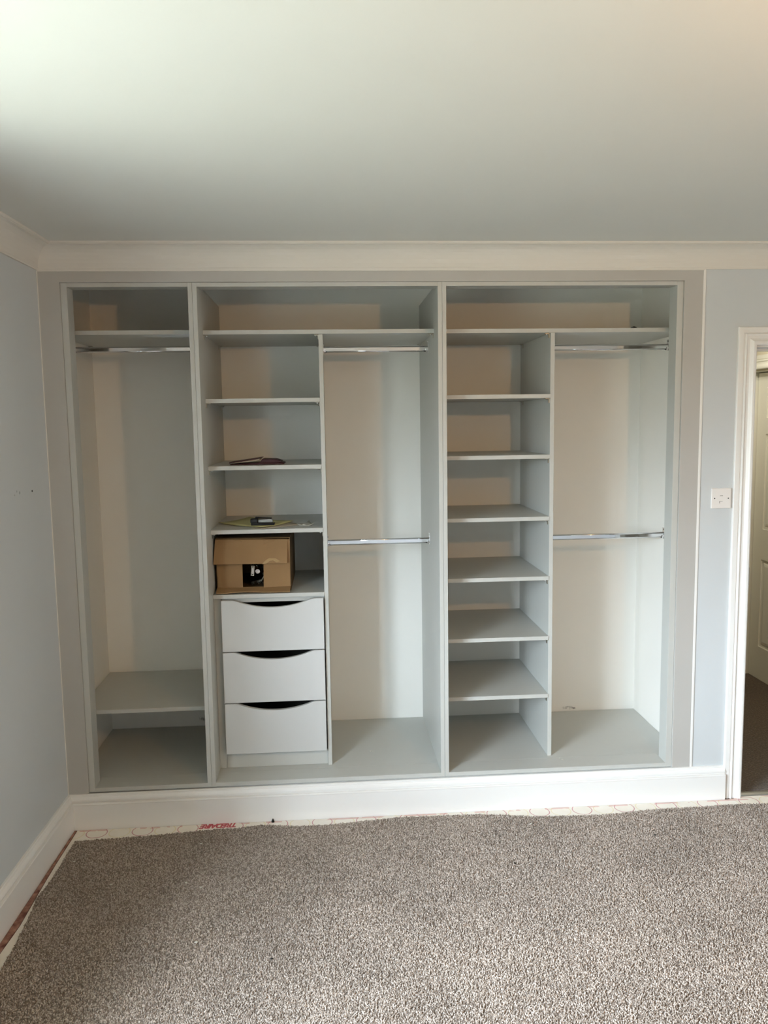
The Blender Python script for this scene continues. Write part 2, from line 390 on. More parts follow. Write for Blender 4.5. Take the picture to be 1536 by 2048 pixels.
# hall door (closed, six panels)
d2 = bpy.data.objects.new('door_2', None); COL.objects.link(d2); d2.location = (HX, 1.23, 0); struct(d2)
bm = bmesh.new()
def arch_hall():
    rows = []
    z0 = 1.976 + .0765 + .02; ya, yb = 1.662 + .0765, .80 - .0765
    for f in (lambda w, t: (HX - t, ya - w, .002), lambda w, t: (HX - t, ya - w, z0 - w), lambda w, t: (HX - t, yb + w, z0 - w), lambda w, t: (HX - t, yb + w, .002)):
        rows.append([bm.verts.new(f(w * 1.15, t)) for w, t in ap])
    for a, b in zip(rows, rows[1:]):
        for i in range(len(ap) - 1): bm.faces.new((a[i], a[i+1], b[i+1], b[i]))
    bm.faces.new(rows[0]); bm.faces.new(rows[-1][::-1])
arch_hall(); obj('architrave', bm, M_halldoor, d2)
bm = bmesh.new(); box(bm, HX - .001, HX + .10, 1.655, 1.6625, 0, 1.976); box(bm, HX - .001, HX + .10, .80, .807, 0, 1.976); box(bm, HX - .001, HX + .1, .80, 1.6625, 1.972, 1.978)
obj('door_lining', bm, M_halldoor, d2)
LX = 2.731; YA, YB = 1.649, .810
stl, mid = .105, .11
cols = [(YA - stl, (YA+YB)/2 + mid/2), ((YA+YB)/2 - mid/2, YB + stl)]
rowsz = [(1.685, 1.875), (.985, 1.585), (.225, .790)]
bm = bmesh.new()
ys = sorted({YA, YB, *[v for c in cols for v in c]}, reverse=True); zs = sorted({.012, 1.966, *[v for r in rowsz for v in r]})
for i in range(len(ys)-1):
    for j in range(len(zs)-1):
        y1_, y0_ = ys[i], ys[i+1]; z0_, z1_ = zs[j], zs[j+1]
        rec = any(abs(c[0]-y1_) < 1e-6 and abs(c[1]-y0_) < 1e-6 for c in cols) and any(abs(r[0]-z0_) < 1e-6 and abs(r[1]-z1_) < 1e-6 for r in rowsz)
        box(bm, LX + (.008 if rec else 0), LX + .035, y0_, y1_, z0_, z1_)
bmesh.ops.remove_doubles(bm, verts=bm.verts[:], dist=1e-5)
obj('door_leaf', bm, M_halldoor, d2)
for c in cols:
    for r in rowsz:
        bm = bmesh.new(); i0, i1 = .018, .04
        q = [[bm.verts.new((LX + dx, y, z)) for y, z in ((c[0]-i, r[0]+i), (c[1]+i, r[0]+i), (c[1]+i, r[1]-i), (c[0]-i, r[1]-i))] for i, dx in ((i0, .0085), (i0 + .006, .005), (i1, .0015))]
        for a, b in zip(q, q[1:]):
            for k in range(4): bm.faces.new((a[k], a[(k+1) % 4], b[(k+1) % 4], b[k]))
        bm.faces.new(q[-1]); bm.faces.new(q[0][::-1]); obj('door_panel', bm, M_halldoor, d2)

# ---------------------------------------------------------------- wardrobe surround
FY0, FY1 = -.003, .0155
bm = bmesh.new(); zt = ZC + .03; xa, xb = X0 + .0005, XW - .0015
prism(bm, [(xa, FY0, ST), (xa, FY0, zt), (xb, FY0, zt), (xb, FY0, ST), (FX1, FY0, ST), (FX1, FY0, 2.2575), (FX0, FY0, 2.2575), (FX0, FY0, ST)], (0, FY1 - FY0, 0), '')
tag(obj('wardrobe_surround', bm, M_fasc, bevel=.0008), 'warm grey painted flat surround framing the built-in wardrobe under the cornice', 'wardrobe frame')

# ---------------------------------------------------------------- wardrobe units
LD = .079; LY = .005; YS = .130; YB_ = .676; T = .0175
u1 = empty('wardrobe_unit', (-.785, .3, ZL), 'narrow empty left wardrobe unit with one top hanging rail and low shelf', 'wardrobe')
u2 = empty('wardrobe_unit', (-.025, .3, ZL), 'middle wardrobe unit with drawers below four shelves beside two hanging rails', 'wardrobe')
u3 = empty('wardrobe_unit', (.98, .3, ZL), 'wide right wardrobe unit with a column of empty shelves beside two hanging rails', 'wardrobe')
ZT0 = 2.2405; ZT1 = 2.2570
LXL, LXR = -1.0165, 1.4605
A0, A1, A2 = -.5467, -.5290, -.5113
C0, C1, C2 = .4575, .4750, .4924
B0, B1 = -.0320, -.0145
D0, D1 = .9630, .9810
ZS = 2.0830                      # top of the high shelves
def frame(u, a, b, x0, x1, dl, dr, fx0, fx1):
    bx('side_panel', M_mel, u, a[0], a[1], LY, dl, ZL, ZT1)
    bx('side_panel', M_mel, u, b[0], b[1], LY, dr, ZL, ZT1)
    bx('top_panel', M_mel, u, a[1], b[0], LY, LD, ZT0, ZT1)
    bx('front_sill', M_mel, u, a[1], b[0], LY, .1095, ZL, ZF)
    bm = bmesh.new(); box(bm, fx0, fx1, .1100, YB_, ZL, ZF - .0002)
    if dl < .1: box(bm, fx0, a[1] - .0002, LD + .0004, .1099, ZL, ZF - .0002)
    if dr < .1: box(bm, b[0] + .0002, fx1, LD + .0004, .1099, ZL, ZF - .0002)
    obj('floor_panel', bm, M_mel, u)
frame(u1, (FX0 + .0008, LXL), (A0, A1 - .0004), 0, 0, LD, YB_, AL + .002, A0)
frame(u2, (A1 + .0004, A2), (C0, C1 - .0004), 0, 0, YB_, YB_, A2, C0)
frame(u3, (C1 + .0004, C2), (LXR, FX1 - .0008), 0, 0, YB_, LD, C2, AR - .002)

def support(parent, x, y, z, s):
    """small L-shaped metal shelf bracket under a shelf; s = direction away from the panel"""
    bm = bmesh.new()
    box(bm, min(x, x + s*.018), max(x, x + s*.018), y - .007, y + .007, z - .0032, z - .0002)
    box(bm, min(x, x + s*.003), max(x, x + s*.003), y - .007, y + .007, z - .020, z - .0002)
    o = obj('shelf_bracket', bm, M_steel, parent)
    bm = bmesh.new(); lathe(bm, [(.003, -.0065), (.0046, -.005), (.0046, -.002)], (x + s*.011, y - .001, z - .001), 10); obj('screw', bm, M_chrome, parent)
def shelf(u, x0, x1, zt, sup=(1, 1), yb=YB_):
    s = bx('shelf', M_mel, u, x0, x1, YS, yb, zt - T, zt)
    for y in (YS + .022, yb - .06):
        if sup[0]: support(s, x0, y, zt - T, 1)
        if sup[1]: support(s, x1, y, zt - T, -1)
    return s
def rail(u, x0, x1, z, y=.338, kinds=(1, 1)):
    bm = bmesh.new(); sec = []
    for k in range(9): a_ = PI * k / 8; sec.append((.0062 * math.cos(a_), .0072 + .0062 * math.sin(a_)))
    for k in range(9): a_ = PI + PI * k / 8; sec.append((.0062 * math.cos(a_), -.0072 + .0062 * math.sin(a_)))
    ra = [bm.verts.new((x0 + .002, y + p, z + q)) for p, q in sec]; rb = [bm.verts.new((x1 - .002, y + p, z + q)) for p, q in sec]
    for k in range(len(sec)):
        f = bm.faces.new((ra[k], ra[(k+1) % 18], rb[(k+1) % 18], rb[k])); f.smooth = k not in (8, 17)
    bm.faces.new(ra); bm.faces.new(rb[::-1])
    r = obj('hanging_rail', bm, M_chrome, u); r['label'] = 'chrome hanging rail'
    for x, s in ((x0, 1), (x1, -1)):
        bm = bmesh.new()
        box(bm, min(x, x + s*.002), max(x, x + s*.002), y - .014, y + .014, z - .018, z + .034)
        o = [bm.verts.new((x + s*t_, y + .0105*math.cos(a), z + .0165*math.sin(a))) for t_ in (.002, .012) for a in [PI + PI*i/10 for i in range(11)]]
        i_ = [bm.verts.new((x + s*t_, y + .0085*math.cos(a), z + .0145*math.sin(a))) for t_ in (.002, .012) for a in [PI + PI*i/10 for i in range(11)]]
        for k in range(10):
            bm.faces.new((o[k], o[k+1], o[k+12], o[k+11])); bm.faces.new((i_[k], i_[k+1], i_[k+12], i_[k+11])); bm.faces.new((o[k+11], o[k+12], i_[k+12], i_[k+11]))
        obj('rail_bracket', bm, M_chrome, r, .0004)
        bm = bmesh.new(); lathe(bm, [(.0042, 0), (.0042, .0012), (.002, .002)], (x + s*.002, y, z + .026), 10, 'X'); obj('screw', bm, M_dark, r)['label'] = 'dark screw head'

# left unit
shelf(u1, AL + .004, A0, ZS + .003, (1, 0)); shelf(u1, AL + .004, A0, .4675, (0, 0))
rail(u1, AL, A0, 2.026)
# middle unit
shelf(u2, A2, C0, ZS + .001, (1, 1))
bx('divider', M_mel, u2, B0, B1, YS + .006, YB_, ZF, ZS - T)
for z in (1.8005, 1.5170, 1.2430): shelf(u2, A2, B0, z)
shelf(u2, A2, B0, .9610, (0, 0))
rail(u2, B1, C0, 2.019); rail(u2, B1, C0, 1.147)
for s_ in (1,):   # brackets where the top shelf meets the divider
    support(u2, B0, YS + .022, ZS - T, -1); support(u2, B0, YB_ - .06, ZS - T, -1)
# drawers
bx('filler_strip', M_mel, u2, A2, -.4815, .150, .168, ZF, .9435)
bx('plinth', M_mel, u2, -.4805, B0 - .0005, .152, .170, ZF, .2435)
def drawer(z0, z1, x0=-.4785, x1=-.0368, dep=.034, yf=.118):
    bm = bmesh.new(); n = 18; c0, c1 = x0 + .056, x1 - .050
    top = [(x0, z1), (c0 - .012, z1)]
    for i in range(n + 1):
        t = i / n; top.append((c0 + (c1 - c0) * t, z1 - dep * (1 - (2*t - 1)**2) ** .93 if 0 < t < 1 else z1 - .0012))
    top += [(c1 + .012, z1), (x1, z1)]
    pts = [(x0, yf, z0)] + [(x, yf, z) for x, z in top] + [(x1, yf, z0)]
    prism(bm, pts, (0, .018, 0), 'y')
    d = obj('drawer', bm, M_drw, u2, .0012); d['label'] = 'pale grey handleless drawer with curved finger scoop'
    bm = bmesh.new(); xa, xb = x0 + .012, x1 - .012
    box(bm, xa, xa + .012, yf + .0185, .60, z0 + .02, z1 - .055); box(bm, xb - .012, xb, yf + .0185, .60, z0 + .02, z1 - .055)
    box(bm, xa + .012, xb - .012, .588, .60, z0 + .02, z1 - .055); box(bm, xa + .012, xb - .012, yf + .0185, .588, z0 + .02, z0 + .032)
    obj('drawer_box', bm, M_dshade, d)
drawer(.7105, .9370); drawer(.4805, .7060); drawer(.2480, .4760)
bx('top_rail', M_mel, u2, -.4785, B0 - .001, .152, .17, .921, .9435)
# right unit
shelf(u3, C2, AR - .004, ZS - .001, (1, 0))
bx('divider', M_mel, u3, D0, D1, YS + .004, YB_, ZF, ZS - T - .001)
for z in (1.8040, 1.5420, 1.2700, 1.0030, .7310, .4640): shelf(u3, C2, D0, z)
support(u3, D0, YS + .03, ZS - T - .001, -1); support(u3, D0, YB_ - .05, ZS - T - .001, -1)
rail(u3, D1, AR, 2.019, .35); rail(u3, D1, AR, 1.1435, .35)

# dust smudges on the alcove wall
def smudge(c, pts, host):
    for (x, z, a, b) in pts:
        bm = bmesh.new(); vs = [bm.verts.new((x + a*math.cos(t)*random.uniform(.6, 1.2), c, z + b*math.sin(t)*random.uniform(.6, 1.2))) for t in [2*PI*i/12 for i in range(12)]]
        bm.faces.new(vs); o = obj('smudge', bm, M_smudge, host)
def smudge_mat():
    m = bpy.data.materials.new('faint_dust_smudge'); m.use_nodes = True; t = m.node_tree; N = t.nodes; L = t.links
    b = N['Principled BSDF']; b.inputs['Base Color'].default_value = lin('8E898E'); b.inputs['Roughness'].default_value = .9
    n = N.new('ShaderNodeTexNoise'); n.inputs['Scale'].default_value = 60; n.inputs['Detail'].default_value = 4
    tcn = N.new('ShaderNodeTexCoord'); L.new(tcn.outputs['Object'], n.inputs['Vector'])
    r = N.new('ShaderNodeMapRange'); r.inputs['From Min'].default_value = .45; r.inputs['From Max'].default_value = .75; r.inputs['To Max'].default_value = .7
    L.new(n.outputs['Fac'], r.inputs['Value']); L.new(r.outputs[0], b.inputs['Alpha']); return m
M_smudge = smudge_mat()
smudge(AD - .0008, [(1.20, .188, .03, .007), (1.245, .186, .02, .008), (1.225, .196, .035, .005), (-.66, .21, .03, .02), (-.63, .185, .012, .01)], wb)

# ---------------------------------------------------------------- things on the shelves
# cardboard box lying on its side, flaps towards the room
Z = .9612; bxr = empty('cardboard_box', (-.335, .35, Z), 'open brown cardboard box of metal hinges on shelf above the drawers', 'box')
x0, x1, y0, y1, z0, z1 = -.5005, -.178, .185, .62, Z + .001, Z + .238
bm = bmesh.new(); t = .004
box(bm, x0, x1, y0, y1, z0, z0+t); box(bm, x0, x1, y0, y1, z1-t, z1); box(bm, x0, x0+t, y0, y1, z0+t, z1-t); box(bm, x1-t, x1, y0, y1, z0+t, z1-t); box(bm, x0+t, x1-t, y1-t, y1, z0+t, z1-t)
obj('box_body', bm, M_cardd, bxr)
def flap(name, pts, off, m=M_card):
    bm = bmesh.new(); prism(bm, pts, off, ''); return obj(name, bm, m, bxr, .0006)
flap('flap', [(x0-.001, y0-.003, z1-.004), (x1-.010, y0-.003, z1-.008), (x1-.014, .158, z1-.112), (x0-.008, .150, z1-.108)], (0, .004, 0))
flap('flap', [(x0+.001, y0-.001, z1-.01), (-.386, y0-.006, z1-.01), (-.388, y0-.010, z0+.012), (x0+.004, y0-.004, z0+.010)], (0, .004, 0), M_card)
flap('flap', [(-.293, y0-.008, z1-.01), (x1-.001, y0-.001, z1-.01), (x1-.003, y0-.004, z0+.019), (-.297, y0-.012, z0+.017)], (0, .004, 0), M_card)
bm = bmesh.new(); n = 8
a = []; b = []
for i in range(n + 1):
    s_ = i / n; xx = x0 + .001 + (x1 - x0 - .004) * s_
    a.append((xx, y0 - .004, z0 + .018 - .002*s_)); b.append((xx, .138 - .004*math.sin(s_*9), z0 + .002 + .004*max(0, math.sin(s_*6.2 - .6))))
va = [bm.verts.new(p) for p in a]; vb = [bm.verts.new(p) for p in b]; va2 = [bm.verts.new((p[0], p[1], p[2]+.004)) for p in a]; vb2 = [bm.verts.new((p[0], p[1], p[2]+.004)) for p in b]
for i in range(n):
    for q in ((va2[i], va2[i+1], vb2[i+1], vb2[i]), (va[i], vb[i], vb[i+1], va[i+1]), (vb[i], vb2[i], vb2[i+1], vb[i+1]), (va[i], va[i+1], va2[i+1], va2[i])): bm.faces.new(q)
bm.faces.new((va[0], va2[0], vb2[0], vb[0])); bm.faces.new((va[n], vb[n], vb2[n], va2[n]))
obj('flap', bm, M_card, bxr)
# strip of tape torn on the top flap
bm = bmesh.new()
tp = [(-.300, .068), (-.285, .084), (-.268, .094), (-.240, .092), (-.222, .080), (-.236, .074), (-.252, .084), (-.266, .082), (-.282, .070)]
vs = []
for xx, dz in tp:
    f_ = (.112 - (.112 - dz)) ; depth = .150 + (.112 - 0 - (z1 - (z1 - .238 + .238 - (.108 - dz)) )) * 0
    zz = z1 - (.180 - dz); vs.append(bm.verts.new((xx, .1515 + (y0 - .003 - .154) * (1 - (z1 - zz) / .108) - .0006 , zz)))
bm.faces.new(vs); obj('tape', bm, M_tape, bxr)['label'] = 'torn curl of clear tape'
# hinges in the box
def hinge(loc, rot, g, label):
    h = empty('cabinet_hinge', loc, label, 'hinge', g); h.rotation_euler = rot
    def part(name, bm, mt, bev=.0006): return obj(name, bm, mt, h, bev)
    def loc_box(bm, *c): box(bm, *[v + o_ for v, o_ in zip(c, (loc[0], loc[0], loc[1], loc[1], loc[2], loc[2]))])
    bm = bmesh.new(); loc_box(bm, -.007, .007, -.0015, 0, .004, .050); bmesh.ops.bevel(bm, geom=bm.edges[:], offset=.0006, segments=1); part('mounting_plate', bm, M_steel, 0)
    bm = bmesh.new(); loc_box(bm, -.005, .005, -.009, -.002, .014, .040); part('hinge_arm', bm, M_chrome)
    bm = bmesh.new(); lathe(bm, [(.010, 0), (.0105, .002), (.0095, .008), (.004, .009)], (loc[0] + .022, loc[1] - .004, loc[2] + .027), 18, 'Y'); part('hinge_cup', bm, M_chrome, 0)
    for zz in (.010, .045):
        bm = bmesh.new(); lathe(bm, [(.0028, -.0024), (.0028, -.0014)], (loc[0], loc[1], loc[2] + zz), 10, 'Y'); part('screw', bm, M_dark, 0)
hs = [((-.350, .225, z0 + .058), (.10, .10, 0)), ((-.318, .250, z0 + .020), (.3, .5, .4)), ((-.338, .30, z0 + .014), (.2, 1.2, .3)), ((-.300, .275, z0 + .050), (-.3, -.5, -.5)), ((-.366, .30, z0 + .012), (.3, 1.4, .8)), ((-.352, .33, z0 + .07), (.5, .2, -.6))]
for i, (l, r) in enumerate(hs):
    hinge(l, r, 'hinges inside the cardboard box', 'pale steel cabinet hinge standing at the left of the box opening' if i == 0 else 'steel cabinet hinge in the dark pile inside the cardboard box')

# red folder on the second shelf
Z = 1.5173; rf = empty('document_wallet', (-.31, .24, Z), 'thin dark red folded wallet lying half open on a narrow shelf', 'wallet')
bm = bmesh.new(); prism(bm, [(-.430, .20, Z+.0003), (-.196, .20, Z+.0003), (-.192, .20, Z+.004), (-.20, .20, Z+.0075), (-.285, .20, Z+.009), (-.428, .20, Z+.003)], (0, .13, 0), '')
obj('base_cover', bm, M_red, rf, .0008)
bm = bmesh.new(); prism(bm, [(-.430, .197, Z+.0075), (-.296, .197, Z+.0265), (-.291, .197, Z+.0285), (-.294, .197, Z+.030), (-.432, .197, Z+.0115)], (0, .135, 0), '')
obj('raised_cover', bm, M_red, rf, .0006)
bm = bmesh.new(); prism(bm, [(-.415, .200, Z+.0070), (-.300, .200, Z+.0205), (-.300, .200, Z+.0245), (-.415, .200, Z+.0090)], (0, .125, 0), '')
obj('paper_insert', bm, M_page, rf)['label'] = 'pale paper edge'
bm = bmesh.new(); prism(bm, [(-.300, .199, Z+.0085), (-.218, .199, Z+.0080), (-.203, .199, Z+.0125), (-.232, .199, Z+.0225), (-.289, .199, Z+.0245)], (0, .131, 0), '')
obj('folded_pocket', bm, M_red, rf, .0012)
# papers and clip on the third shelf
Z = 1.2433
def sheet(name, pts, m, label, cat, z, curl=.004, n=6, th=.0012):
    bm = bmesh.new(); P = [Vector((x, y, 0)) for x, y in pts]; g = []
    for j in range(n + 1):
        row = []
        for i in range(n + 1):
            s_, t_ = i / n, j / n
            p = P[0]*(1-s_)*(1-t_) + P[1]*s_*(1-t_) + P[2]*s_*t_ + P[3]*(1-s_)*t_
            row.append(bm.verts.new((p.x, p.y, z + curl * ((2*s_-1)**2 * (2*t_-1)**2) * (1 if (i + j) > 2 else .4))))
        g.append(row)
    for j in range(n):
        for i in range(n): f = bm.faces.new((g[j][i], g[j][i+1], g[j+1][i+1], g[j+1][i])); f.smooth = True
    o = obj(name, bm, m); s = o.modifiers.new('thickness', 'SOLIDIFY'); s.thickness = th; s.offset = 1
    tag(o, label, cat); return o
sheet('folded_sheet', [(-.292, .135), (-.120, .262), (-.20, .36), (-.372, .232)], M_page, 'beige paper sheet sticking out from under the yellow-green envelope', 'paper', Z + .0003, .002)
sheet('envelope', [(-.506, .345), (-.291, .140), (-.168, .335), (-.385, .520)], M_env, 'yellow-green paper envelope lying corner-forward under the black clip', 'envelope', Z + .0035, .006, th=.0018)
sheet('paper_scrap', [(-.150, .26), (-.118, .185), (-.07, .235), (-.095, .33)], M_scrap, 'small crumpled white paper scrap right of the envelope', 'paper', Z + .0004, .010, n=4)
zc = Z + .0060
ck = empty('metal_catch', (-.30, .24, zc), 'small black and silver catch lying on the yellow-green envelope', 'catch')
bm = bmesh.new(); prism(bm, [(-.348, .215, zc), (-.246, .215, zc), (-.244, .215, zc + .009), (-.30, .215, zc + .011), (-.348, .215, zc + .016)], (0, .034, 0), ''); obj('base_plate', bm, M_dark, ck, .002)
bm = bmesh.new(); box(bm, -.350, -.318, .213, .253, zc + .011, zc + .029); obj('housing', bm, M_dark, ck, .003)
bm = bmesh.new(); prism(bm, [(-.316, .218, zc + .012), (-.252, .218, zc + .012), (-.252, .218, zc + .024), (-.268, .218, zc + .028), (-.316, .218, zc + .025)], (0, .026, 0), ''); obj('bolt', bm, mat('brushed_grey_metal', (.22, .22, .21), .4, 1), ck, .0015)['label'] = 'silver metal bolt'
bm = bmesh.new(); prism(bm, [(-.33, .236, zc + .029), (-.258, .240, zc + .027), (-.258, .240, zc + .030), (-.330, .236, zc + .036)], (0, .012, 0), ''); obj('lever', bm, M_dark, ck, .001)
# dark scraps on the high right shelf
Z = ZS - .0006
bm = bmesh.new(); prism(bm, [(1.350, .20, Z + .011), (1.354, .20, Z + .014), (1.364, .20, Z + .011), (1.378, .20, Z + .004), (1.400, .20, Z + .003), (1.400, .20, Z + .0002), (1.372, .20, Z + .0002), (1.360, .20, Z + .006)], (0, .03, 0), '')
tag(obj('strap_offcut', bm, M_dark), 'curled black strap end on the high shelf above right hanging rail', 'strap')
bm = bmesh.new(); prism(bm, [(1.425, .20, Z + .0002), (1.448, .20, Z + .0002), (1.445, .20, Z + .004), (1.432, .20, Z + .005)], (0, .03, 0), '')
tag(obj('plastic_wedge', bm, M_dark), 'tiny flat black wedge at the right end of the high right shelf', 'offcut')
# crumbs of plaster on the wardrobe floor
for i, (x, y, s) in enumerate(((.166, .263, .006), (.175, .262, .004), (-.004, .118, .004), (1.01, .10, .004), (1.018, .085, .005))):
    bm = bmesh.new(); bmesh.ops.create_icosphere(bm, subdivisions=1, radius=s)
    for v in bm.verts: v.co = Vector((v.co.x*random.uniform(.6, 1.2), v.co.y*random.uniform(.5, .9), v.co.z*.35)) + Vector((x, y, ZF + s*.34))
    tag(obj('plaster_crumb', bm, M_scrap), ['white plaster crumb on the middle unit floor', 'smaller crumb beside the white crumb on the middle unit floor', 'white crumb at the foot of the middle divider', 'white crumb in front of the right divider', 'flat white crumb nearest the sill below the right divider'][i], 'crumb', 'plaster crumbs')

# ---------------------------------------------------------------- telephone socket
sx0, sx1, sz0, sz1 = 1.6275, 1.7150, 1.3045, 1.3915
sr = empty('wall_socket', ((sx0+sx1)/2, 0, sz0), 'square white telephone socket plate on blue wall beside the door frame', 'socket')
bm = bmesh.new(); box(bm, sx0, sx1, -.009, -.0002, sz0, sz1); obj('face_plate', bm, M_plastic, sr, .003, segs=3)
mx_, mz_ = (sx0+sx1)/2, (sz0+sz1)/2
for s_ in (-1, 1):
    bm = bmesh.new(); lathe(bm, [(.0026, -.0096), (.0026, -.0088)], (mx_ + s_*.030, 0, mz_), 12, 'Y'); obj('screw', bm, M_dark, sr)['label'] = 'dark screw head'
bm = bmesh.new(); box(bm, mx_ - .007, mx_ + .006, -.0098, -.0088, mz_ - .012, mz_ + .012); obj('socket_shutter', bm, M_plastic, sr, .0004)
bm = bmesh.new(); box(bm, mx_ - .007, mx_ + .006, -.0101, -.0089, mz_ + .0105, mz_ + .013); box(bm, mx_ - .008, mx_ + .005, -.0101, -.0089, mz_ - .013, mz_ - .0115); box(bm, mx_ - .009, mx_ - .007, -.0101, -.0089, mz_ - .021, mz_ - .0115)
obj('socket_slot', bm, M_slot, sr)

# ---------------------------------------------------------------- underlay, gripper, carpet
bm = bmesh.new()
pts = [(-1.089, -.0275), (1.735, -.0275), (1.80, -.012), (1.81, -.006), (DX1 - .006, -.006), (DX1 + .08, -.03), (RX - .002, -.03), (RX - .002, RY + .03), (-1.12, RY + .03), (-1.096, -.85), (-1.085, -.67), (-1.090, -.46), (-1.092, -.29)]
prism(bm, [(x, y, .0008) for x, y in pts], (0, 0, .0034), '')
un = obj('carpet_underlay', bm, M_under); tag(un, 'white underlay printed with red and yellow rings showing along the skirting', 'underlay')
cu = bpy.data.curves.new('print', 'FONT'); cu.body = 'TREDAIRE'; cu.size = .046; cu.shear = .25; cu.space_character = .86; cu.extrude = 0; cu.offset = .0022; cu.align_x = 'LEFT'
to = bpy.data.objects.new('t', cu); COL.objects.link(to); bpy.context.view_layer.update()
me = bpy.data.meshes.new_from_object(to); bpy.data.objects.remove(to)
ul = world_loc(un); xs = [v.co.x for v in me.vertices]; wtx = max(xs) - min(xs)
for v in me.vertices:
    x = -.426 - (v.co.x - min(xs)) * (.155 / wtx); y = -.0285 - v.co.y * 1.05
    v.co = Vector((x, y, .0046)) - ul
me.materials.append(M_print); tx = bpy.data.objects.new('printed_word', me); COL.objects.link(tx); tx.parent = un; tx['label'] = 'red upside-down printed word'
# gripper rod along the left skirting
bm = bmesh.new(); prism(bm, [(wx(-.03) + .0265, -.03, .0006), (-1.0935, -.03, .0006), (-1.0965, -.29, .0006), (-1.0945, -.46, .0006), (-1.089, -.67, .0006), (-1.0995, -.85, .0006), (-1.122, RY + .03, .0006), (wx(RY) + .0265, RY + .03, .0006)], (0, 0, .0028), '')
tag(obj('gripper_rod', bm, M_grip), 'reddish brown gripper rod in the gap beside the left skirting', 'carpet gripper')

edge = [(-1.068, -.128), (-.97, -.122), (-.85, -.117), (-.711, -.107), (-.57, -.092), (-.51, -.084), (-.406, -.085), (-.324, -.067), (-.239, -.080), (-.155, -.093), (-.029, -.092), (.098, -.077), (.184, -.068), (.249, -.058), (.399, -.060), (.485, -.063), (.615, -.066), (.721, -.081), (.824, -.105), (.908, -.113), (1.08, -.121), (1.212, -.116), (1.33, -.098), (1.442, -.094), (1.577, -.094), (1.716, -.087), (1.884, -.092), (2.5, -.09), (RX - .01, -.06)]
left = [(-1.068, -.128), (-1.071, -.416), (-1.083, -.528), (-1.071, -.618), (-1.061, -.78), (-1.058, -.89), (-1.07, -1.4), (-1.12, -3.0), (-1.15, RY + .02)]
def rough(pts, amp, step, ax_):
    out_ = []
    for (ax, ay), (bx_, by) in zip(pts, pts[1:]):
        L_ = math.hypot(bx_-ax, by-ay); n = max(1, int(L_/step))
        for i in range(n):
            t = i/n; q = [ax+(bx_-ax)*t, ay+(by-ay)*t]; q[ax_] += random.uniform(-amp, amp); out_.append(tuple(q))
    out_.append(pts[-1]); return out_
e_back = rough(edge, .0012, .012, 1)
left = [(-1.068, -.145)] + left[1:]
e_left = rough(left, .0012, .02, 0)
CZ = .0095
def carpet_top(bm, xmax, ymin, z):
    bk = [(x, y) for x, y in e_back if x <= xmax]; lf = [(x, y) for x, y in e_left if y >= ymin]
    # strip along the back edge, strip along the left edge, one panel for the rest
    a = [bm.verts.new((x, y, z)) for x, y in bk]; b = [bm.verts.new((x, -.145, z)) for x, y in bk]
    for k in range(len(bk) - 1): bm.faces.new((b[k], b[k+1], a[k+1], a[k]))
    c = [bm.verts.new((x, y, z)) for x, y in lf]; d = [bm.verts.new((-.99, y, z)) for x, y in lf]
    for k in range(len(lf) - 1): bm.faces.new((c[k], c[k+1], d[k+1], d[k]))
    bm.faces.new([bm.verts.new(p) for p in ((-.99, lf[-1][1], z), (bk[-1][0], lf[-1][1], z), (bk[-1][0], -.145, z), (-.99, -.145, z))])
    return a, c
bm = bmesh.new()
a, c = carpet_top(bm, RX, RY, CZ)
for row in (a, c):                                                  # the cut edge of the carpet
    lo = [bm.verts.new((v.co.x, v.co.y, .0045)) for v in row]
    for k in range(len(row) - 1): bm.faces.new((row[k], row[k+1], lo[k+1], lo[k]))
cpt = obj('carpet', bm, M_carpet); tag(cpt, 'worn taupe brown carpet covering the bedroom floor', 'carpet')
# pile: short tufts on the part near the wardrobe
bm = bmesh.new(); n = 6
rings = []
for r_, h_, dx in ((.0017, -.001, 0), (.0025, .0018, .0003), (.0022, .0040, .0010), (.0010, .0052, .0016)):
    rings.append([bm.verts.new((r_*math.cos(2*PI*i/n) + dx, r_*.8*math.sin(2*PI*i/n), h_)) for i in range(n)])
for a, b in zip(rings, rings[1:]):
    for i in range(n): f = bm.faces.new((a[i], a[(i+1) % n], b[(i+1) % n], b[i])); f.smooth = True
bm.faces.new(rings[-1])
tm = bpy.data.meshes.new('tuft'); bm.to_mesh(tm); bm.free(); tm.materials.append(M_tuft)
tuft = bpy.data.objects.new('tuft', tm)
YP = -1.7
bm = bmesh.new(); carpet_top(bm, 2.6, YP, CZ)
bm.normal_update()
for f in bm.faces:
    if f.normal.z < 0: f.normal_flip()
o0 = world_loc(cpt)
for v in bm.verts: v.co -= o0
pm = bpy.data.meshes.new('carpet_pile'); bm.to_mesh(pm); bm.free()
pile = bpy.data.objects.new('carpet_pile', pm); COL.objects.link(pile); pile.parent = cpt; pile['kind'] = 'stuff'
gn = bpy.data.node_groups.new('pile', 'GeometryNodeTree')
gn.interface.new_socket('Geometry', in_out='INPUT', socket_type='NodeSocketGeometry'); gn.interface.new_socket('Geometry', in_out='OUTPUT', socket_type='NodeSocketGeometry')
N = gn.nodes; L = gn.links
gi = N.new('NodeGroupInput'); go = N.new('NodeGroupOutput'); dp = N.new('GeometryNodeDistributePointsOnFaces'); ip = N.new('GeometryNodeInstanceOnPoints')
oi = N.new('GeometryNodeObjectInfo'); oi.inputs['Object'].default_value = tuft; oi.inputs['As Instance'].default_value = True
rv = N.new('FunctionNodeRandomValue'); rv.data_type = 'FLOAT_VECTOR'; rv.inputs[0].default_value = (-.55, -.55, 0); rv.inputs[1].default_value = (.55, .55, 6.283)
rs = N.new('FunctionNodeRandomValue'); rs.data_type = 'FLOAT'; rs.inputs[2].default_value = .62; rs.inputs[3].default_value = 1.05
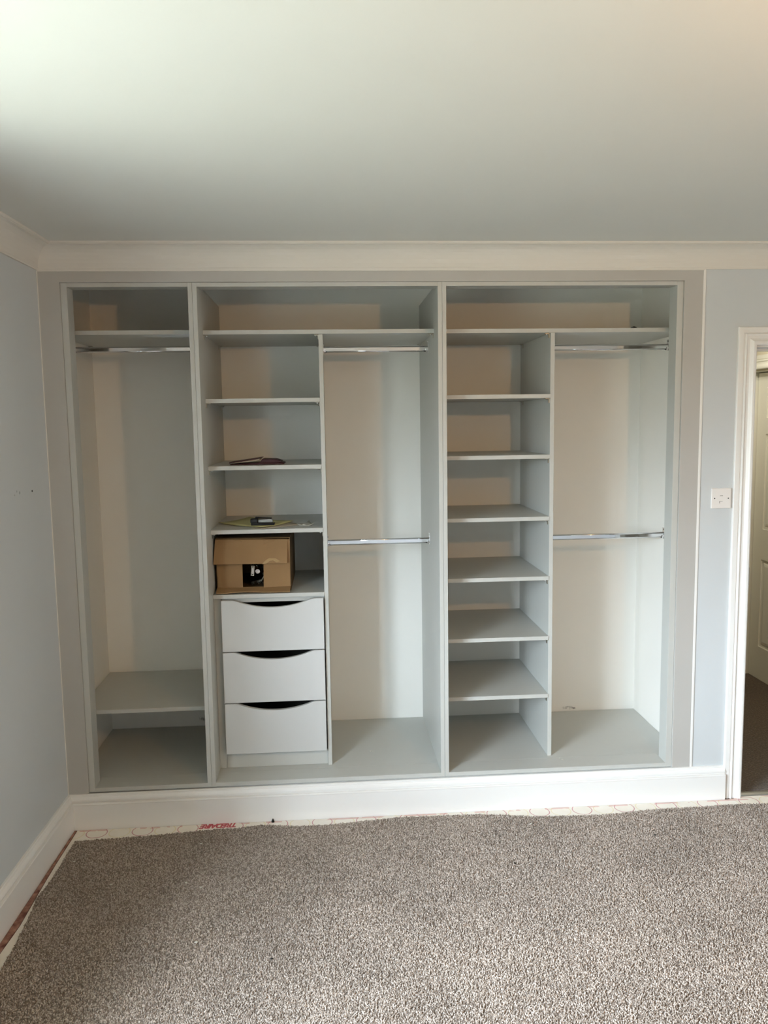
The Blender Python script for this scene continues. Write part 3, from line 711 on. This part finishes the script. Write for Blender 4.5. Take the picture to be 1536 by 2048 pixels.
dp.inputs['Density'].default_value = 60000
L.new(gi.outputs[0], dp.inputs['Mesh']); L.new(dp.outputs['Points'], ip.inputs['Points']); L.new(oi.outputs['Geometry'], ip.inputs['Instance'])
L.new(rv.outputs[0], ip.inputs['Rotation']); L.new(rs.outputs[1], ip.inputs['Scale']); L.new(ip.outputs[0], go.inputs[0])
md = pile.modifiers.new('pile', 'NODES'); md.node_group = gn

# small black fixing at the foot of the skirting
bm = bmesh.new(); lathe(bm, [(.007, 0), (.006, .004), (.0035, .010), (.001, .015)], (-.272, -.0340, .0045), 10)
tag(obj('plastic_plug', bm, M_dark), 'tiny black plug standing against the middle of the skirting', 'plug')

# white flecks of plaster on the carpet
fl = [(-.548, -.205, 'white fleck on the carpet in front of the red printed word'), (-.56, -.48, 'white fleck on the carpet, left one of the middle pair'), (-.50, -.515, 'white fleck on the carpet, right one of the middle pair'),
      (-1.021, -.293, 'white fleck on the carpet nearest the left skirting corner'), (-.835, -.467, 'pale fleck on the dark left part of the carpet'), (-.467, -.83, 'white fleck on the left part of the carpet towards the camera'),
      (-.215, -.934, 'dark crumb on the carpet towards the bottom of the frame'), (.81, -.175, 'white fleck on the carpet below the right wardrobe unit'), (1.285, -.312, 'black crumb on the carpet at the right'),
      (.674, -.465, 'brown crumb on the carpet right of the middle')]
for i, (x, y, lb) in enumerate(fl):
    bm = bmesh.new(); bmesh.ops.create_icosphere(bm, subdivisions=1, radius=.0055)
    for v in bm.verts: v.co = Vector((v.co.x * random.uniform(.8, 1.4), v.co.y * random.uniform(.4, .8), v.co.z * .4)) + Vector((x, y, CZ + .0058))
    tag(obj('carpet_crumb', bm, M_dark if ('dark crumb' in lb or 'black' in lb or 'brown' in lb) else M_scrap), lb, 'crumb', 'crumbs on the carpet')

# ---------------------------------------------------------------- pendant lamp (out of the frame)
LP = Vector((1.21, -2.62, 2.12))
lr = empty('pendant_lamp', (LP.x, LP.y, LP.z), 'bare bulb hanging on a short white cord from the ceiling', 'lamp')
bm = bmesh.new(); lathe(bm, [(.045, 0), (.045, -.008), (.02, -.028), (.006, -.032)], (LP.x, LP.y, H), 24); obj('ceiling_rose', bm, M_plastic, lr)
bm = bmesh.new(); tube(bm, (LP.x, LP.y, H - .03), (LP.x, LP.y, LP.z + .085), .003); obj('cord', bm, M_plastic, lr)
bm = bmesh.new(); lathe(bm, [(.005, .09), (.016, .08), (.018, .045), (.018, .034)], LP, 20); obj('lamp_holder', bm, M_plastic, lr)
bm = bmesh.new(); bmesh.ops.create_uvsphere(bm, u_segments=20, v_segments=12, radius=.034)
for v in bm.verts: v.co += LP
for f in bm.faces: f.smooth = True
obj('bulb', bm, mat('lit_bulb', 'FFFFFF', .3, emit=((1, .53, .20), BULB)), lr)
